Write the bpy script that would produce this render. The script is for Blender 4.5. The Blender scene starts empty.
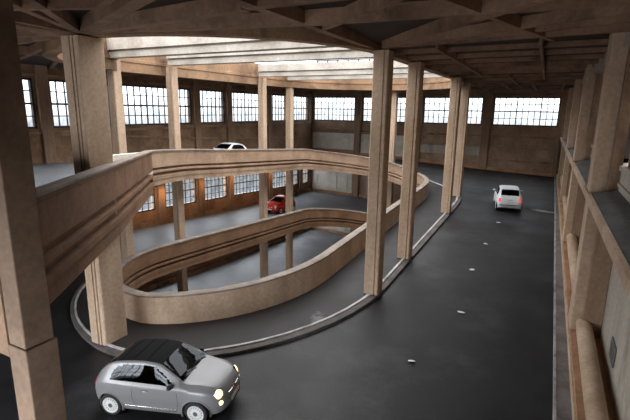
import bpy, bmesh, math, random
from mathutils import Vector, Matrix
random.seed(7)
PI = math.pi
SC = bpy.context.scene
COL = SC.collection

# ------------------------------------------------------------------ materials
def new_mat(name):
    m = bpy.data.materials.new(name); m.use_nodes = True
    nt = m.node_tree
    for n in list(nt.nodes): nt.nodes.remove(n)
    out = nt.nodes.new('ShaderNodeOutputMaterial')
    return m, nt, out

def principled(name, color, rough=0.6, metal=0.0, spec=0.5, coat=0.0, emit=None, estr=0.0):
    m, nt, out = new_mat(name)
    b = nt.nodes.new('ShaderNodeBsdfPrincipled')
    b.inputs['Base Color'].default_value = (*color, 1)
    b.inputs['Roughness'].default_value = rough
    b.inputs['Metallic'].default_value = metal
    b.inputs['Specular IOR Level'].default_value = spec
    b.inputs['Coat Weight'].default_value = coat
    if emit:
        b.inputs['Emission Color'].default_value = (*emit, 1)
        b.inputs['Emission Strength'].default_value = estr
    nt.links.new(b.outputs[0], out.inputs[0])
    return m

def mottled(name, c1, c2, stain=None, scale=1.2, rough=(0.75, 0.9), bump=0.25, streak=False, fine=9.0, stain_lo=0.50, stain_hi=0.70, spec=0.3, stain_scale=0.55):
    """concrete / asphalt: two tones of cloudy noise, fine grain, stains with a shape of their own"""
    m, nt, out = new_mat(name)
    N, L = nt.nodes, nt.links
    b = N.new('ShaderNodeBsdfPrincipled')
    b.inputs['Specular IOR Level'].default_value = spec
    tc = N.new('ShaderNodeTexCoord')
    vec = tc.outputs['Object']
    if streak:
        mp = N.new('ShaderNodeMapping'); mp.inputs['Scale'].default_value = (1.0, 1.0, 0.28)
        L.new(vec, mp.inputs[0]); vec2 = mp.outputs[0]
    else:
        vec2 = vec
    n1 = N.new('ShaderNodeTexNoise'); n1.inputs['Scale'].default_value = scale; n1.inputs['Detail'].default_value = 7; n1.inputs['Roughness'].default_value = 0.62
    L.new(vec2, n1.inputs['Vector'])
    r1 = N.new('ShaderNodeValToRGB')
    r1.color_ramp.elements[0].position = 0.34; r1.color_ramp.elements[0].color = (*c1, 1)
    r1.color_ramp.elements[1].position = 0.68; r1.color_ramp.elements[1].color = (*c2, 1)
    L.new(n1.outputs[0], r1.inputs[0])
    n2 = N.new('ShaderNodeTexNoise'); n2.inputs['Scale'].default_value = fine; n2.inputs['Detail'].default_value = 4
    L.new(vec, n2.inputs['Vector'])
    r2 = N.new('ShaderNodeValToRGB')
    r2.color_ramp.elements[0].position = 0.3; r2.color_ramp.elements[0].color = (0.78, 0.78, 0.78, 1)
    r2.color_ramp.elements[1].position = 0.7; r2.color_ramp.elements[1].color = (1.08, 1.08, 1.08, 1)
    L.new(n2.outputs[0], r2.inputs[0])
    mx = N.new('ShaderNodeMix'); mx.data_type = 'RGBA'; mx.blend_type = 'MULTIPLY'; mx.inputs[0].default_value = 0.8
    L.new(r1.outputs[0], mx.inputs[6]); L.new(r2.outputs[0], mx.inputs[7])
    colr = mx.outputs[2]
    if stain:
        n3 = N.new('ShaderNodeTexNoise'); n3.inputs['Scale'].default_value = stain_scale; n3.inputs['Detail'].default_value = 9; n3.inputs['Roughness'].default_value = 0.7
        L.new(vec2, n3.inputs['Vector'])
        r3 = N.new('ShaderNodeValToRGB')
        r3.color_ramp.elements[0].position = stain_lo; r3.color_ramp.elements[0].color = (0, 0, 0, 1)
        r3.color_ramp.elements[1].position = stain_hi; r3.color_ramp.elements[1].color = (1, 1, 1, 1)
        L.new(n3.outputs[0], r3.inputs[0])
        m3 = N.new('ShaderNodeMix'); m3.data_type = 'RGBA'
        L.new(r3.outputs[0], m3.inputs[0]); L.new(colr, m3.inputs[6]); m3.inputs[7].default_value = (*stain, 1)
        colr = m3.outputs[2]
    L.new(colr, b.inputs['Base Color'])
    mr = N.new('ShaderNodeMapRange'); mr.inputs[1].default_value = 0.3; mr.inputs[2].default_value = 0.7
    mr.inputs[3].default_value = rough[0]; mr.inputs[4].default_value = rough[1]
    L.new(n1.outputs[0], mr.inputs[0]); L.new(mr.outputs[0], b.inputs['Roughness'])
    if bump:
        bp = N.new('ShaderNodeBump'); bp.inputs['Strength'].default_value = bump; bp.inputs['Distance'].default_value = 0.02
        L.new(n2.outputs[0], bp.inputs['Height']); L.new(bp.outputs[0], b.inputs['Normal'])
    L.new(b.outputs[0], out.inputs[0])
    return m

M = {}
M['concrete'] = mottled('tan_concrete', (0.220, 0.137, 0.085), (0.390, 0.264, 0.176), stain=(0.090, 0.053, 0.034), scale=0.9, streak=True)
M['column'] = mottled('pale_tan_concrete', (0.4, 0.28, 0.19), (0.6, 0.445, 0.325), stain=(0.23, 0.145, 0.09), scale=0.9, streak=True, stain_lo=0.6, stain_hi=0.8)
M['parapet'] = mottled('parapet_concrete', (0.250, 0.158, 0.101), (0.430, 0.300, 0.207), stain=(0.140, 0.081, 0.048), scale=0.8, stain_lo=0.56, stain_hi=0.8)
M['cope'] = mottled('dark_coping', (0.16, 0.13, 0.11), (0.30, 0.25, 0.21), scale=1.5)
M['ceil'] = mottled('rib_concrete', (0.200, 0.111, 0.072), (0.360, 0.218, 0.143), stain=(0.080, 0.047, 0.034), scale=0.7)
M['pale'] = mottled('pale_concrete', (0.6, 0.55, 0.47), (0.8, 0.75, 0.67), stain=(0.5, 0.44, 0.36), scale=0.8, stain_lo=0.6, stain_hi=0.8)
M['wall'] = mottled('wall_plaster', (0.200, 0.116, 0.066), (0.360, 0.224, 0.133), stain=(0.080, 0.046, 0.028), scale=0.6)
M['panel'] = mottled('grey_wall_panel', (0.36, 0.32, 0.27), (0.52, 0.47, 0.40), stain=(0.22, 0.18, 0.14), scale=0.7, streak=True)
M['asphalt'] = mottled('asphalt', (0.009, 0.0088, 0.0098), (0.022, 0.0215, 0.0235), stain=(0.06, 0.061, 0.068), scale=0.5, rough=(0.42, 0.62), bump=0.5, fine=30, stain_lo=0.50, stain_hi=0.80, stain_scale=0.3, spec=0.3)
M['road_pale'] = mottled('pale_grey_road', (0.14, 0.15, 0.168), (0.24, 0.255, 0.278), stain=(0.36, 0.375, 0.395), scale=0.5, rough=(0.4, 0.6), bump=0.4, fine=24, stain_lo=0.58, stain_hi=0.85, stain_scale=0.3, spec=0.4)  # paler, bluer grey than the asphalt of the turn between
M['base'] = mottled('base_course_warm_glow', (0.340, 0.182, 0.096), (0.520, 0.304, 0.180), scale=1.0)  # orange glow along the wall foot is painted into this colour
M['walk'] = mottled('walkway_concrete', (0.014, 0.0125, 0.013), (0.038, 0.034, 0.034), stain=(0.20, 0.20, 0.21), scale=0.6, rough=(0.5, 0.8), bump=0.4, fine=22, stain_lo=0.62, stain_hi=0.78, stain_scale=0.5)
M['kerb'] = mottled('kerb_stone', (0.27, 0.26, 0.255), (0.52, 0.5, 0.49), stain=(0.06, 0.055, 0.05), scale=1.4, stain_lo=0.55, stain_hi=0.7)
M['brown'] = mottled('shaded_brown_concrete', (0.115, 0.058, 0.03), (0.21, 0.115, 0.063), stain=(0.06, 0.03, 0.015), scale=0.9, stain_lo=0.55, stain_hi=0.75)  # shade on the well-facing parapet sides is painted into this brown
M['beam'] = mottled('weathered_beam_concrete', (0.34, 0.305, 0.26), (0.52, 0.475, 0.42), stain=(0.22, 0.18, 0.145), scale=0.8, stain_lo=0.55, stain_hi=0.75)
M['strip'] = mottled('kerb_top', (0.13, 0.115, 0.11), (0.25, 0.225, 0.215), scale=1.2)
M['slab_shade'] = mottled('shaded_ceiling_slab', (0.03, 0.018, 0.013), (0.06, 0.037, 0.026), scale=0.7)  # shade in the recesses between ribs is painted into this dark colour
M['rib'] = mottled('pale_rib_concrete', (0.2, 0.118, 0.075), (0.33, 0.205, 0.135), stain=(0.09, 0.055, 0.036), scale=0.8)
M['umber'] = mottled('dark_umber_concrete', (0.145, 0.097, 0.066), (0.25, 0.172, 0.122), stain=(0.075, 0.048, 0.032), scale=0.9, stain_lo=0.55, stain_hi=0.75)
M['kerb_dark'] = mottled('kerb_face', (0.07, 0.062, 0.06), (0.14, 0.125, 0.12), scale=1.4)
M['sill'] = mottled('dusty_sill', (0.085, 0.082, 0.082), (0.17, 0.165, 0.16), stain=(0.25, 0.24, 0.23), scale=1.2, stain_lo=0.68, stain_hi=0.76, stain_scale=2.0)
M['frame'] = principled('window_steel', (0.035, 0.033, 0.033), 0.5, 0.2)
M['plate'] = principled('grey_metal_plate', (0.16, 0.17, 0.17), 0.45, 0.6)
M['paper'] = principled('white_paper', (0.75, 0.75, 0.74), 0.8)
M['tire'] = principled('tyre_rubber', (0.02, 0.02, 0.02), 0.85)
M['rim'] = principled('pale_rim', (0.72, 0.72, 0.71), 0.4, 0.2)
M['dark'] = principled('black_trim', (0.012, 0.012, 0.013), 0.5)
M['fabric'] = principled('black_soft_top', (0.008, 0.008, 0.009), 0.8, spec=0.15)
M['seat'] = principled('tan_leather', (0.34, 0.25, 0.17), 0.55)
M['chrome'] = principled('chrome', (0.75, 0.75, 0.75), 0.12, 1.0)
M['lamp_on'] = principled('lit_headlamp', (0.9, 0.8, 0.6), 0.2, emit=(1.0, 0.62, 0.27), estr=3.2)
M['lamp_off'] = principled('headlamp_glass', (0.75, 0.76, 0.78), 0.1, 0.5)
M['tail_on'] = principled('lit_tail_lamp', (0.6, 0.03, 0.02), 0.25, emit=(1.0, 0.10, 0.06), estr=1.1)
M['tail'] = principled('tail_lamp', (0.45, 0.02, 0.025), 0.2)
M['plate_white'] = principled('licence_plate_white', (0.72, 0.70, 0.62), 0.5)
M['badge'] = principled('red_badge', (0.30, 0.02, 0.03), 0.3)

def car_paint(name, c, metal, rough):
    return principled(name, c, rough, metal, 0.5, coat=0.12)
M['silver'] = car_paint('silver_paint', (0.25, 0.248, 0.255), 0.3, 0.42)
M['white'] = car_paint('white_paint', (0.66, 0.69, 0.73), 0.0, 0.35)
M['red'] = car_paint('red_paint', (0.60, 0.03, 0.018), 0.0, 0.3)

def glass_mat(name, tint, amount, rough=0.02):
    m, nt, out = new_mat(name)
    N, L = nt.nodes, nt.links
    t = N.new('ShaderNodeBsdfTransparent'); t.inputs[0].default_value = (*tint, 1)
    g = N.new('ShaderNodeBsdfGlossy'); g.inputs['Roughness'].default_value = rough; g.inputs[0].default_value = (0.9, 0.95, 1, 1)
    fr = N.new('ShaderNodeFresnel'); fr.inputs[0].default_value = 1.28
    ma = N.new('ShaderNodeMath'); ma.operation = 'ADD'; ma.inputs[1].default_value = amount
    L.new(fr.outputs[0], ma.inputs[0])
    mx = N.new('ShaderNodeMixShader')
    L.new(ma.outputs[0], mx.inputs[0]); L.new(t.outputs[0], mx.inputs[1]); L.new(g.outputs[0], mx.inputs[2])
    L.new(mx.outputs[0], out.inputs[0])
    return m
M['car_glass'] = glass_mat('car_glass', (0.16, 0.18, 0.185), 0.0)

M['side_glass'] = glass_mat('tinted_side_glass', (0.05, 0.055, 0.06), 0.0)
def pane_mat():
    m, nt, out = new_mat('dusty_window_glass')
    N, L = nt.nodes, nt.links
    tc = N.new('ShaderNodeTexCoord')
    n = N.new('ShaderNodeTexNoise'); n.inputs['Scale'].default_value = 1.6; n.inputs['Detail'].default_value = 6
    L.new(tc.outputs['Object'], n.inputs['Vector'])
    r = N.new('ShaderNodeValToRGB')
    r.color_ramp.elements[0].position = 0.38; r.color_ramp.elements[0].color = (0.62, 0.66, 0.70, 1)
    r.color_ramp.elements[1].position = 0.55; r.color_ramp.elements[1].color = (0.96, 0.97, 0.98, 1)
    L.new(n.outputs[0], r.inputs[0])
    t = N.new('ShaderNodeBsdfTransparent'); L.new(r.outputs[0], t.inputs[0])
    g = N.new('ShaderNodeBsdfGlossy'); g.inputs['Roughness'].default_value = 0.08
    mx = N.new('ShaderNodeMixShader'); mx.inputs[0].default_value = 0.05
    L.new(t.outputs[0], mx.inputs[1]); L.new(g.outputs[0], mx.inputs[2])
    L.new(mx.outputs[0], out.inputs[0])
    return m
M['pane'] = pane_mat()

# ------------------------------------------------------------------ mesh helpers
class MB:
    def __init__(self): self.v = []; self.f = []
    def add(self, pts, faces):
        o = len(self.v); self.v += [tuple(p) for p in pts]; self.f += [tuple(i + o for i in f) for f in faces]
        return self
    def hexa(self, p):   # p[0..3] bottom ccw, p[4..7] top ccw
        return self.add(p, [(3, 2, 1, 0), (4, 5, 6, 7), (0, 1, 5, 4), (1, 2, 6, 5), (2, 3, 7, 6), (3, 0, 4, 7)])
    def box(self, x0, x1, y0, y1, z0, z1):
        return self.hexa([(x0, y0, z0), (x1, y0, z0), (x1, y1, z0), (x0, y1, z0), (x0, y0, z1), (x1, y0, z1), (x1, y1, z1), (x0, y1, z1)])
    def bar(self, a, b, w, z0a, z1a, z0b=None, z1b=None):   # horizontal plan bar a->b
        z0b = z0a if z0b is None else z0b; z1b = z1a if z1b is None else z1b
        d = Vector((b[0] - a[0], b[1] - a[1])); d.normalize(); n = Vector((-d.y, d.x)) * (w / 2)
        return self.hexa([(a[0] - n.x, a[1] - n.y, z0a), (b[0] - n.x, b[1] - n.y, z0b), (b[0] + n.x, b[1] + n.y, z0b), (a[0] + n.x, a[1] + n.y, z0a),
                          (a[0] - n.x, a[1] - n.y, z1a), (b[0] - n.x, b[1] - n.y, z1b), (b[0] + n.x, b[1] + n.y, z1b), (a[0] + n.x, a[1] + n.y, z1a)])
    def grid(self, rows, close_u=False, close_v=False, caps=False):
        n, m = len(rows), len(rows[0]); F = []
        for i in range(n if close_u else n - 1):
            for j in range(m if close_v else m - 1):
                a, b = i, (i + 1) % n; c, d = j, (j + 1) % m
                F.append((a * m + c, b * m + c, b * m + d, a * m + d))
        if caps:
            F.append(tuple(range(m - 1, -1, -1))); F.append(tuple((n - 1) * m + j for j in range(m)))
        return self.add([p for r in rows for p in r], F)
    def tube(self, path, r, seg=8, caps=True):
        rows = []
        for i, p in enumerate(path):
            p = Vector(p); a = Vector(path[max(0, i - 1)]); b = Vector(path[min(len(path) - 1, i + 1)])
            t = (b - a).normalized(); up = Vector((0, 0, 1)) if abs(t.z) < 0.95 else Vector((1, 0, 0))
            s = t.cross(up).normalized(); u = s.cross(t)
            rr = r[i] if isinstance(r, (list, tuple)) else r
            rows.append([tuple(p + s * (rr * math.cos(k * 2 * PI / seg)) + u * (rr * math.sin(k * 2 * PI / seg))) for k in range(seg)])
        return self.grid(rows, close_v=True, caps=caps)
    def lathe(self, prof, axis='Y', center=(0, 0, 0), seg=28):   # prof: (radius, along)
        rows = []
        for k in range(seg):
            a = k * 2 * PI / seg; row = []
            for (r, t) in prof:
                c, s = r * math.cos(a), r * math.sin(a)
                p = {'Y': (c, t, s), 'X': (t, c, s), 'Z': (c, s, t)}[axis]
                row.append((p[0] + center[0], p[1] + center[1], p[2] + center[2]))
            rows.append(row)
        return self.grid(rows, close_u=True)

def obj(name, mb, mat, parent=None, smooth=None, bevel=0.0):
    me = bpy.data.meshes.new(name)
    me.from_pydata(mb.v, [], mb.f); me.validate(); me.update()
    bm = bmesh.new(); bm.from_mesh(me); bmesh.ops.recalc_face_normals(bm, faces=bm.faces); bm.to_mesh(me); bm.free()
    for mt in (mat if isinstance(mat, (list, tuple)) else [mat]): me.materials.append(mt)
    o = bpy.data.objects.new(name, me); COL.objects.link(o)
    if parent: o.parent = parent
    if smooth is not None:
        for p in me.polygons: p.use_smooth = True
        me.set_sharp_from_angle(angle=math.radians(smooth))
    if bevel:
        md = o.modifiers.new('edge', 'BEVEL'); md.width = bevel; md.segments = 2; md.limit_method = 'ANGLE'; md.angle_limit = math.radians(50)
    return o

def tag(o, label, cat, group=None, kind=None):
    o['label'] = label; o['category'] = cat
    if group: o['group'] = group
    if kind: o['kind'] = kind
    return o
def struct(o, label=None, cat=None):
    o['kind'] = 'structure'
    if label: o['label'] = label
    if cat: o['category'] = cat
    return o
def empty(name, loc=(0, 0, 0), rz=0.0):
    e = bpy.data.objects.new(name, None); e.location = loc; e.rotation_euler = (0, 0, rz); e.empty_display_size = 0.2
    COL.objects.link(e); return e
def copy_tree(o, parent=None):
    c = o.copy(); COL.objects.link(c)
    if parent: c.parent = parent
    for ch in list(o.children): copy_tree(ch, c)
    return c

# ------------------------------------------------------------------ the helical ramp in plan
XC, YA, YB = -12.5, 16.5, 32.0          # axis of the well, ends of its straight sides
AX, BN, BF = 4.75, 5.65, 5.2            # half width, depth of near end and far end
H = 4.95                                # rise in one turn
XL, XR, YE, YN = -25.9, 1.15, 49.3, -1.6
KX = 0.83                              # road side of the right-hand kerb  # left wall, right kerb, end wall, near wall
ZK = [(0, -6.81), (1, -6.22), (1 + 50 / 180, -5.92), (1.5, -5.30), (1 + 130 / 180, -4.82), (2, -4.19), (3, -3.17), (3.5, -2.75), (3 + 115 / 180, -2.45), (4, -1.86)]
def zwalk(phi):
    n = math.floor(phi / 4); f = phi - 4 * n
    for (a, za), (b, zb) in zip(ZK, ZK[1:]):
        if a <= f <= b: return za + (zb - za) * (f - a) / (b - a) + H * n
def well(phi, o):
    f = phi % 4
    if 3 < f < 3.6 and o > .3: o -= (o - .3) / 2.35 * .87 * math.sin(PI * ((f - 3) / .6) ** 1.3)
    if f < 1: return (XC + AX + o, YA + (YB - YA) * f)
    if f < 2: t = (f - 1) * PI; return (XC + (AX + o) * math.cos(t), YB + (BF + o) * math.sin(t))
    if f < 3: return (XC - AX - o, YB - (YB - YA) * (f - 2))
    t = PI + (f - 3) * PI; return (XC + (AX + o) * math.cos(t), YA + (BN + o) * math.sin(t))
KO = 2.65
def outer(phi, xl=XL, xr=XR, yn=YN, ye=YE):
    f = phi % 4
    if f < 1: return (xr, YA + (YB - YA) * f)
    if 2 <= f < 3: return (xl, YB - (YB - YA) * (f - 2))
    k = well(phi, KO); cy = YB if f < 2 else YA
    d = (k[0] - XC, k[1] - cy); ts = []
    if d[0] > 1e-9: ts.append((xr - XC) / d[0])
    if d[0] < -1e-9: ts.append((xl - XC) / d[0])
    if d[1] > 1e-9: ts.append((ye - cy) / d[1])
    if d[1] < -1e-9: ts.append((yn - cy) / d[1])
    t = min(ts); return (XC + d[0] * t, cy + d[1] * t)
def phi_of(x, y):          # phase within a turn of a plan point
    if y > YB: return 1 + math.atan2((y - YB) / (BF + KO), (x - XC) / (AX + KO)) / PI
    if y < YA:
        a = math.atan2((y - YA) / (BN + KO), (x - XC) / (AX + KO)) / PI
        return 4 + a if a <= 0 else 3
    return (y - YA) / (YB - YA) if x > XC else 2 + (YB - y) / (YB - YA)
DR = 0.14
def zroad(x, y, turn=0):     # the turn in view: near bend, right side, far bend, upper back road
    p = phi_of(x, y)
    return zwalk(p - 4 if p > 3 else p) + H * turn - DR
def phis(p0, p1):
    s = set()
    p = p0
    while p < p1 - 1e-6:
        s.add(round(p, 5)); f = p % 4
        p += 1 / 10 if (f < 0.9999 or 2 <= f < 2.9999) else 1 / 28
    s.add(round(p1, 5))
    for n in range(-3, 2):     # exact wall corners
        for (x, y) in ((XR, YE), (XL, YE), (XL, YN), (XR, YN)):
            q = phi_of(x, y) + 4 * n
            if p0 < q < p1: s.add(round(q, 5))
    s = sorted(s); r = [s[0]]
    for q in s[1:]:
        if q - r[-1] > 1e-4: r.append(q)
    return r
PHI0, PHI1 = -7.0, 3.0
PH = phis(PHI0, PHI1)

# road slab, walkway and kerb (one continuous ramp)
road, under, walk, kerbt, kerbf = [], [], [], [], []
for p in PH:
    z = zwalk(p); O = outer(p)
    def P(o, h): w = well(p, o); return (w[0], w[1], z + h)
    K = well(p, KO)
    road.append([(K[0] + (O[0] - K[0]) * t, K[1] + (O[1] - K[1]) * t, z - DR) for t in (0, .25, .5, .75, 1)])
    under.append([P(0.10, -0.53), P(KO, -0.53), (O[0], O[1], z - 0.53)])
    walk.append([P(0.26, 0), P(0.9, 0), P(1.6, 0), P(2.30, 0)])
    kerbt.append([P(2.30, 0.0), P(2.32, 0.04), P(2.42, 0.04), P(2.43, 0.0)])
    kerbf.append([P(2.43, 0.0), P(2.60, -0.015), P(KO, -0.03), P(KO, -DR)])
i1 = next(i for i, p in enumerate(PH) if p >= -1.0); i2 = next(i for i, p in enumerate(PH) if p >= 1.75)
struct(obj('floor', MB().grid(road[i1:i2 + 1]), M['asphalt'], smooth=30), 'dark asphalt roadway curving around the open well', 'road')
struct(obj('floor_lower', MB().grid(road[:i1 + 1]), M['road_pale'], smooth=30), 'pale grey roadway of the lower turns beside the windows', 'road')
struct(obj('floor_upper', MB().grid(road[i2:]), M['road_pale'], smooth=30), 'pale grey roadway of the upper turn behind the curved parapet', 'road')
struct(obj('ceiling_ramp_underside', MB().grid(under), M['ceil'], smooth=30), 'brown concrete underside of the ramp turns', 'slab')
struct(obj('walkway', MB().grid(walk), M['walk'], smooth=30), 'dark stained walkway strip between the parapet and the kerb', 'walkway')
kt = struct(obj('trim_1', MB().grid(kerbt), M['kerb'], smooth=30), 'worn pale kerb edge curving around the inner walkway', 'kerb')
obj('kerb_face', MB().grid(kerbf), M['kerb_dark'], kt, smooth=30)

# ------------------------------------------------------------------ parapets
#            (offset from the well edge, height over the walkway), well side first
PROF = [(0.27, 1.02), (-0.02, 1.02), (-0.02, 0.94), (0.0, 0.93), (0.0, 0.28), (0.18, 0.27), (0.18, 0.16), (-0.01, 0.15), (-0.01, 0.05), (0.02, 0.04), (0.19, 0.01), (0.19, -0.10), (0.01, -0.11),
        (0.02, -0.30), (0.05, -0.31), (0.05, -0.55), (0.27, -0.55)]
PROF_S = [(0.27, 1.02), (-0.02, 1.02), (-0.02, 0.94), (0.0, 0.93), (0.0, 0.31), (0.17, 0.30), (0.17, 0.15), (-0.03, 0.14), (-0.03, 0.05), (0.17, 0.04), (0.17, -0.13), (-0.03, -0.14), (-0.03, -0.26), (0.03, -0.27), (0.03, -0.55), (0.27, -0.55)]
COPE = [(0.30, 1.015), (0.30, 1.075), (0.27, 1.09), (-0.03, 1.09), (-0.06, 1.075), (-0.06, 1.015)]
def sweep_rows(frames, prof):   # frames: (x, y, nx, ny, z), normal points to the road side
    return [[(x + nx * o, y + ny * o, z + h) for (o, h) in prof] for (x, y, nx, ny, z) in frames]
def helix_frames(p0, p1):
    fr = []
    for p in phis(p0, p1):
        a, b = well(p, 0.0), well(p, 1.0); n = Vector((b[0] - a[0], b[1] - a[1])); n.normalize()
        fr.append((a[0], a[1], n.x, n.y, zwalk(p)))
    return fr
fr = helix_frames(PHI0, 2.72)
# upper end: the rail swings in towards the straight parapet of the landing
J = (-15.75, 14.6)
ends = [(-17.2, 19.2), (-16.98, 17.9), (-16.62, 16.7), (-16.22, 15.6), J]
prev = (fr[-1][0], fr[-1][1])
for i, e in enumerate(ends):
    nxt = ends[i + 1] if i + 1 < len(ends) else (e[0] + .36, e[1] - 1.0)
    d = Vector((nxt[0] - prev[0], nxt[1] - prev[1])).normalized()
    zz = -3.36 + (19.84 - e[1]) * 0.072
    fr.append((e[0], e[1], d.y, -d.x, zz)); prev = e
ZJ = fr[-1][4]
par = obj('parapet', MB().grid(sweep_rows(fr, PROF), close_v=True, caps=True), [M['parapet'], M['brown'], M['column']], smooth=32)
LOWROWS = sum(1 for p in phis(PHI0, 2.72) if p < 0.4); NP_ = len(PROF)
for i_, pg in enumerate(par.data.polygons):      # road side painted lit and pale, lower well side painted in shade
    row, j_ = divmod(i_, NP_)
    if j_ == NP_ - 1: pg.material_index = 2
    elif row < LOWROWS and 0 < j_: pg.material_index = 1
tag(par, 'curving concrete parapet with grooved fascia spiralling around the oval well', 'parapet')
obj('coping', MB().grid(sweep_rows(fr, COPE), close_v=True, caps=True), M['cope'], par, smooth=32)
# stub of the same rail carrying on behind the junction
S1 = (-15.1, 11.2)
d = Vector((S1[0] - J[0], S1[1] - J[1])).normalized()
st = [(J[0] - d.x * .0, J[1] - d.y * .0, d.y, -d.x, ZJ), (S1[0], S1[1], d.y, -d.x, ZJ + 0.1)]

# straight parapet from the junction to the near landing column
N0 = (-7.86, 4.29)
dv = Vector((N0[0] - J[0], N0[1] - J[1])); L_ = dv.length; dv.normalize()
nrm = (dv.y, -dv.x)
if nrm[0] * J[0] + nrm[1] * J[1] < 0: nrm = (-nrm[0], -nrm[1])     # away from the well
ZN = -1.56 - 1.09
fs = []
for k in range(9):
    t = k / 8
    fs.append((J[0] + dv.x * L_ * t, J[1] + dv.y * L_ * t, nrm[0], nrm[1], ZJ + (ZN - ZJ) * t))
srow = []
for k, (x, y, nx, ny, z) in enumerate(fs):
    g = 1.18 + .22 * min(1, k / 4)
    srow.append([(x + nx * o, y + ny * o, z + 1.02 - (1.02 - h) * g) for (o, h) in PROF_S])
sp = obj('parapet', MB().grid(srow, close_v=True, caps=True), M['brown'], smooth=32)
tag(sp, 'straight brown concrete parapet crossing in front of the pillar at left', 'parapet')
obj('coping', MB().grid(sweep_rows(fs, COPE), close_v=True, caps=True), M['cope'], sp, smooth=32)

sb = obj('parapet', MB().grid(sweep_rows([(x - .3 * 0, y, nx, ny, z) for (x, y, nx, ny, z) in st], PROF[:1] + [(0, 1.02), (0, 0.0), (0.27, 0.0)]), close_v=True, caps=True), M['pale'])
sb.name = 'return_wall'; sb.parent = sp
sb['label'] = 'short pale return wall'

# landing slab behind the straight parapet
def landz(y): return -2.80 - (y - 4.2) * 0.042
lp = [(N0[0] + nrm[0] * .26, N0[1] + nrm[1] * .26), (J[0] + nrm[0] * .26, J[1] + nrm[1] * .26), (-17.2, 16.5), (XL, 16.5), (XL, 4.0)]
tp = [(x, y, landz(y) if y < 16.4 else -3.31) for x, y in lp]; bt = [(x, y, z - .5) for x, y, z in tp]
n = len(lp)
struct(obj('floor_landing', MB().add(tp + bt, [tuple(range(n)), tuple(range(2 * n - 1, n - 1, -1))] + [(i, (i + 1) % n, n + (i + 1) % n, n + i) for i in range(n)]), M['road_pale']), 'grey landing floor behind the straight parapet', 'floor')
struct(obj('trim_landing_beam', MB().box(XL, -7.85, 3.85, 4.4, -4.25, -2.75), M['concrete']), 'concrete beam under the edge of the landing', 'beam')

# ------------------------------------------------------------------ columns
def col_prof(wx, wy, g=0.045, c=0.035):
    a, b = wx / 2, wy / 2
    q = wx * 0.22
    return [(-a + c, -b), (a - q - g, -b), (a - q - g, -b + g), (a - q, -b + g), (a - q, -b), (a - c, -b), (a, -b + c),
            (a, b - c), (a - c, b), (-a + c, b), (-a, b - c), (-a, -b + c)]
def column(x, y, z0, z1, wx, wy, label, group, mat='column', name='concrete_column', mirror=False, shoe=True):
    pr = col_prof(wx, wy)
    if mirror: pr = [(-a, b) for a, b in pr][::-1]
    rows = [[(px, py, 0) for px, py in pr], [(px, py, z1 - z0) for px, py in pr]]
    o = obj(name, MB().grid(rows, close_v=True, caps=True), M[mat])
    o.location = (x, y, z0)
    tag(o, label, 'column', group, 'thing')
    return o
ZC = 2.0      # underside of the roof ribs
G1 = 'columns along the right edge of the well'
fcol = [(-5.42, 15.6, 'tall tan column closest to the near end of the well right side'),
        (-5.42, 19.85, 'tan column just behind the tallest right-side column, beside the dark kerb'),
        (-5.42, 29.1, 'slim tan column left of the white car, third along the kerb'),
        (-5.68, 34.2, 'slim tan column at the far bend of the kerb, beside the white car')]
for x, y, lb in fcol:
    column(x, y, zroad(x, y) + DR, ZC, 0.56, 0.60, lb, G1)
G2 = 'columns along the window side of the well'
bcol = [(-19.35, 15.9, 'tan column beside the pillar, above the pale parapet end'),
        (-19.35, 19.75, 'tan column right of the wide window, behind the lower oval end'),
        (-19.35, 28.85, 'tan column by the upper white car, in front of the red car'),
        (-19.35, 32.85, 'tan column in front of the red car rear, second beside it')]
for x, y, lb in bcol:
    zb = zroad(x, y) + DR - (2 if y < YA else 3) * H
    column(x, y, zb, 2.2, 0.50, 0.48, lb, G2)
column(-12.75, 40.0, zwalk(1.5) - 2 * H, ZC, 0.62, 0.60, 'tan column at the far bend behind the curved parapet', 'columns at the far bend')
# the double pillar at the left end
pz = zwalk(4 - 0.5) - H
pp = [(x_ * .93, y_ * .93) for x_, y_ in [(-.375, -.475), (-.02, -.475), (-.02, -.40), (.05, -.40), (.05, -.475), (.14, -.475), (.14, -.40), (.20, -.40), (.20, -.475), (.34, -.475), (.375, -.44), (.375, .44), (.34, .475), (-.34, .475), (-.375, .44)]]
pil = obj('concrete_pillar', MB().grid([[(a, b, 0) for a, b in pp], [(a, b, 1.95 - pz) for a, b in pp]], close_v=True, caps=True), M['column'])
pil.location = (-12.5, 9.27, pz)
tag(pil, 'massive grooved double pillar standing on the kerb at left, behind the straight parapet', 'pillar', None, 'thing')
# near landing column
nc = empty('landing_column', (-7.62, 4.12, -7.75))
tag(nc, 'big dark brown column cropped by the left edge of the picture', 'column', None, 'thing')
m_ = MB().box(-.22, .24, -.25, .25, 3.75, 9.75)
obj('shaft', m_, M['umber'], nc, bevel=.02)
obj('plinth', MB().box(-.22, .29, -.28, .28, 0.0, 3.75), M['umber'], nc, bevel=.02)

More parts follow.
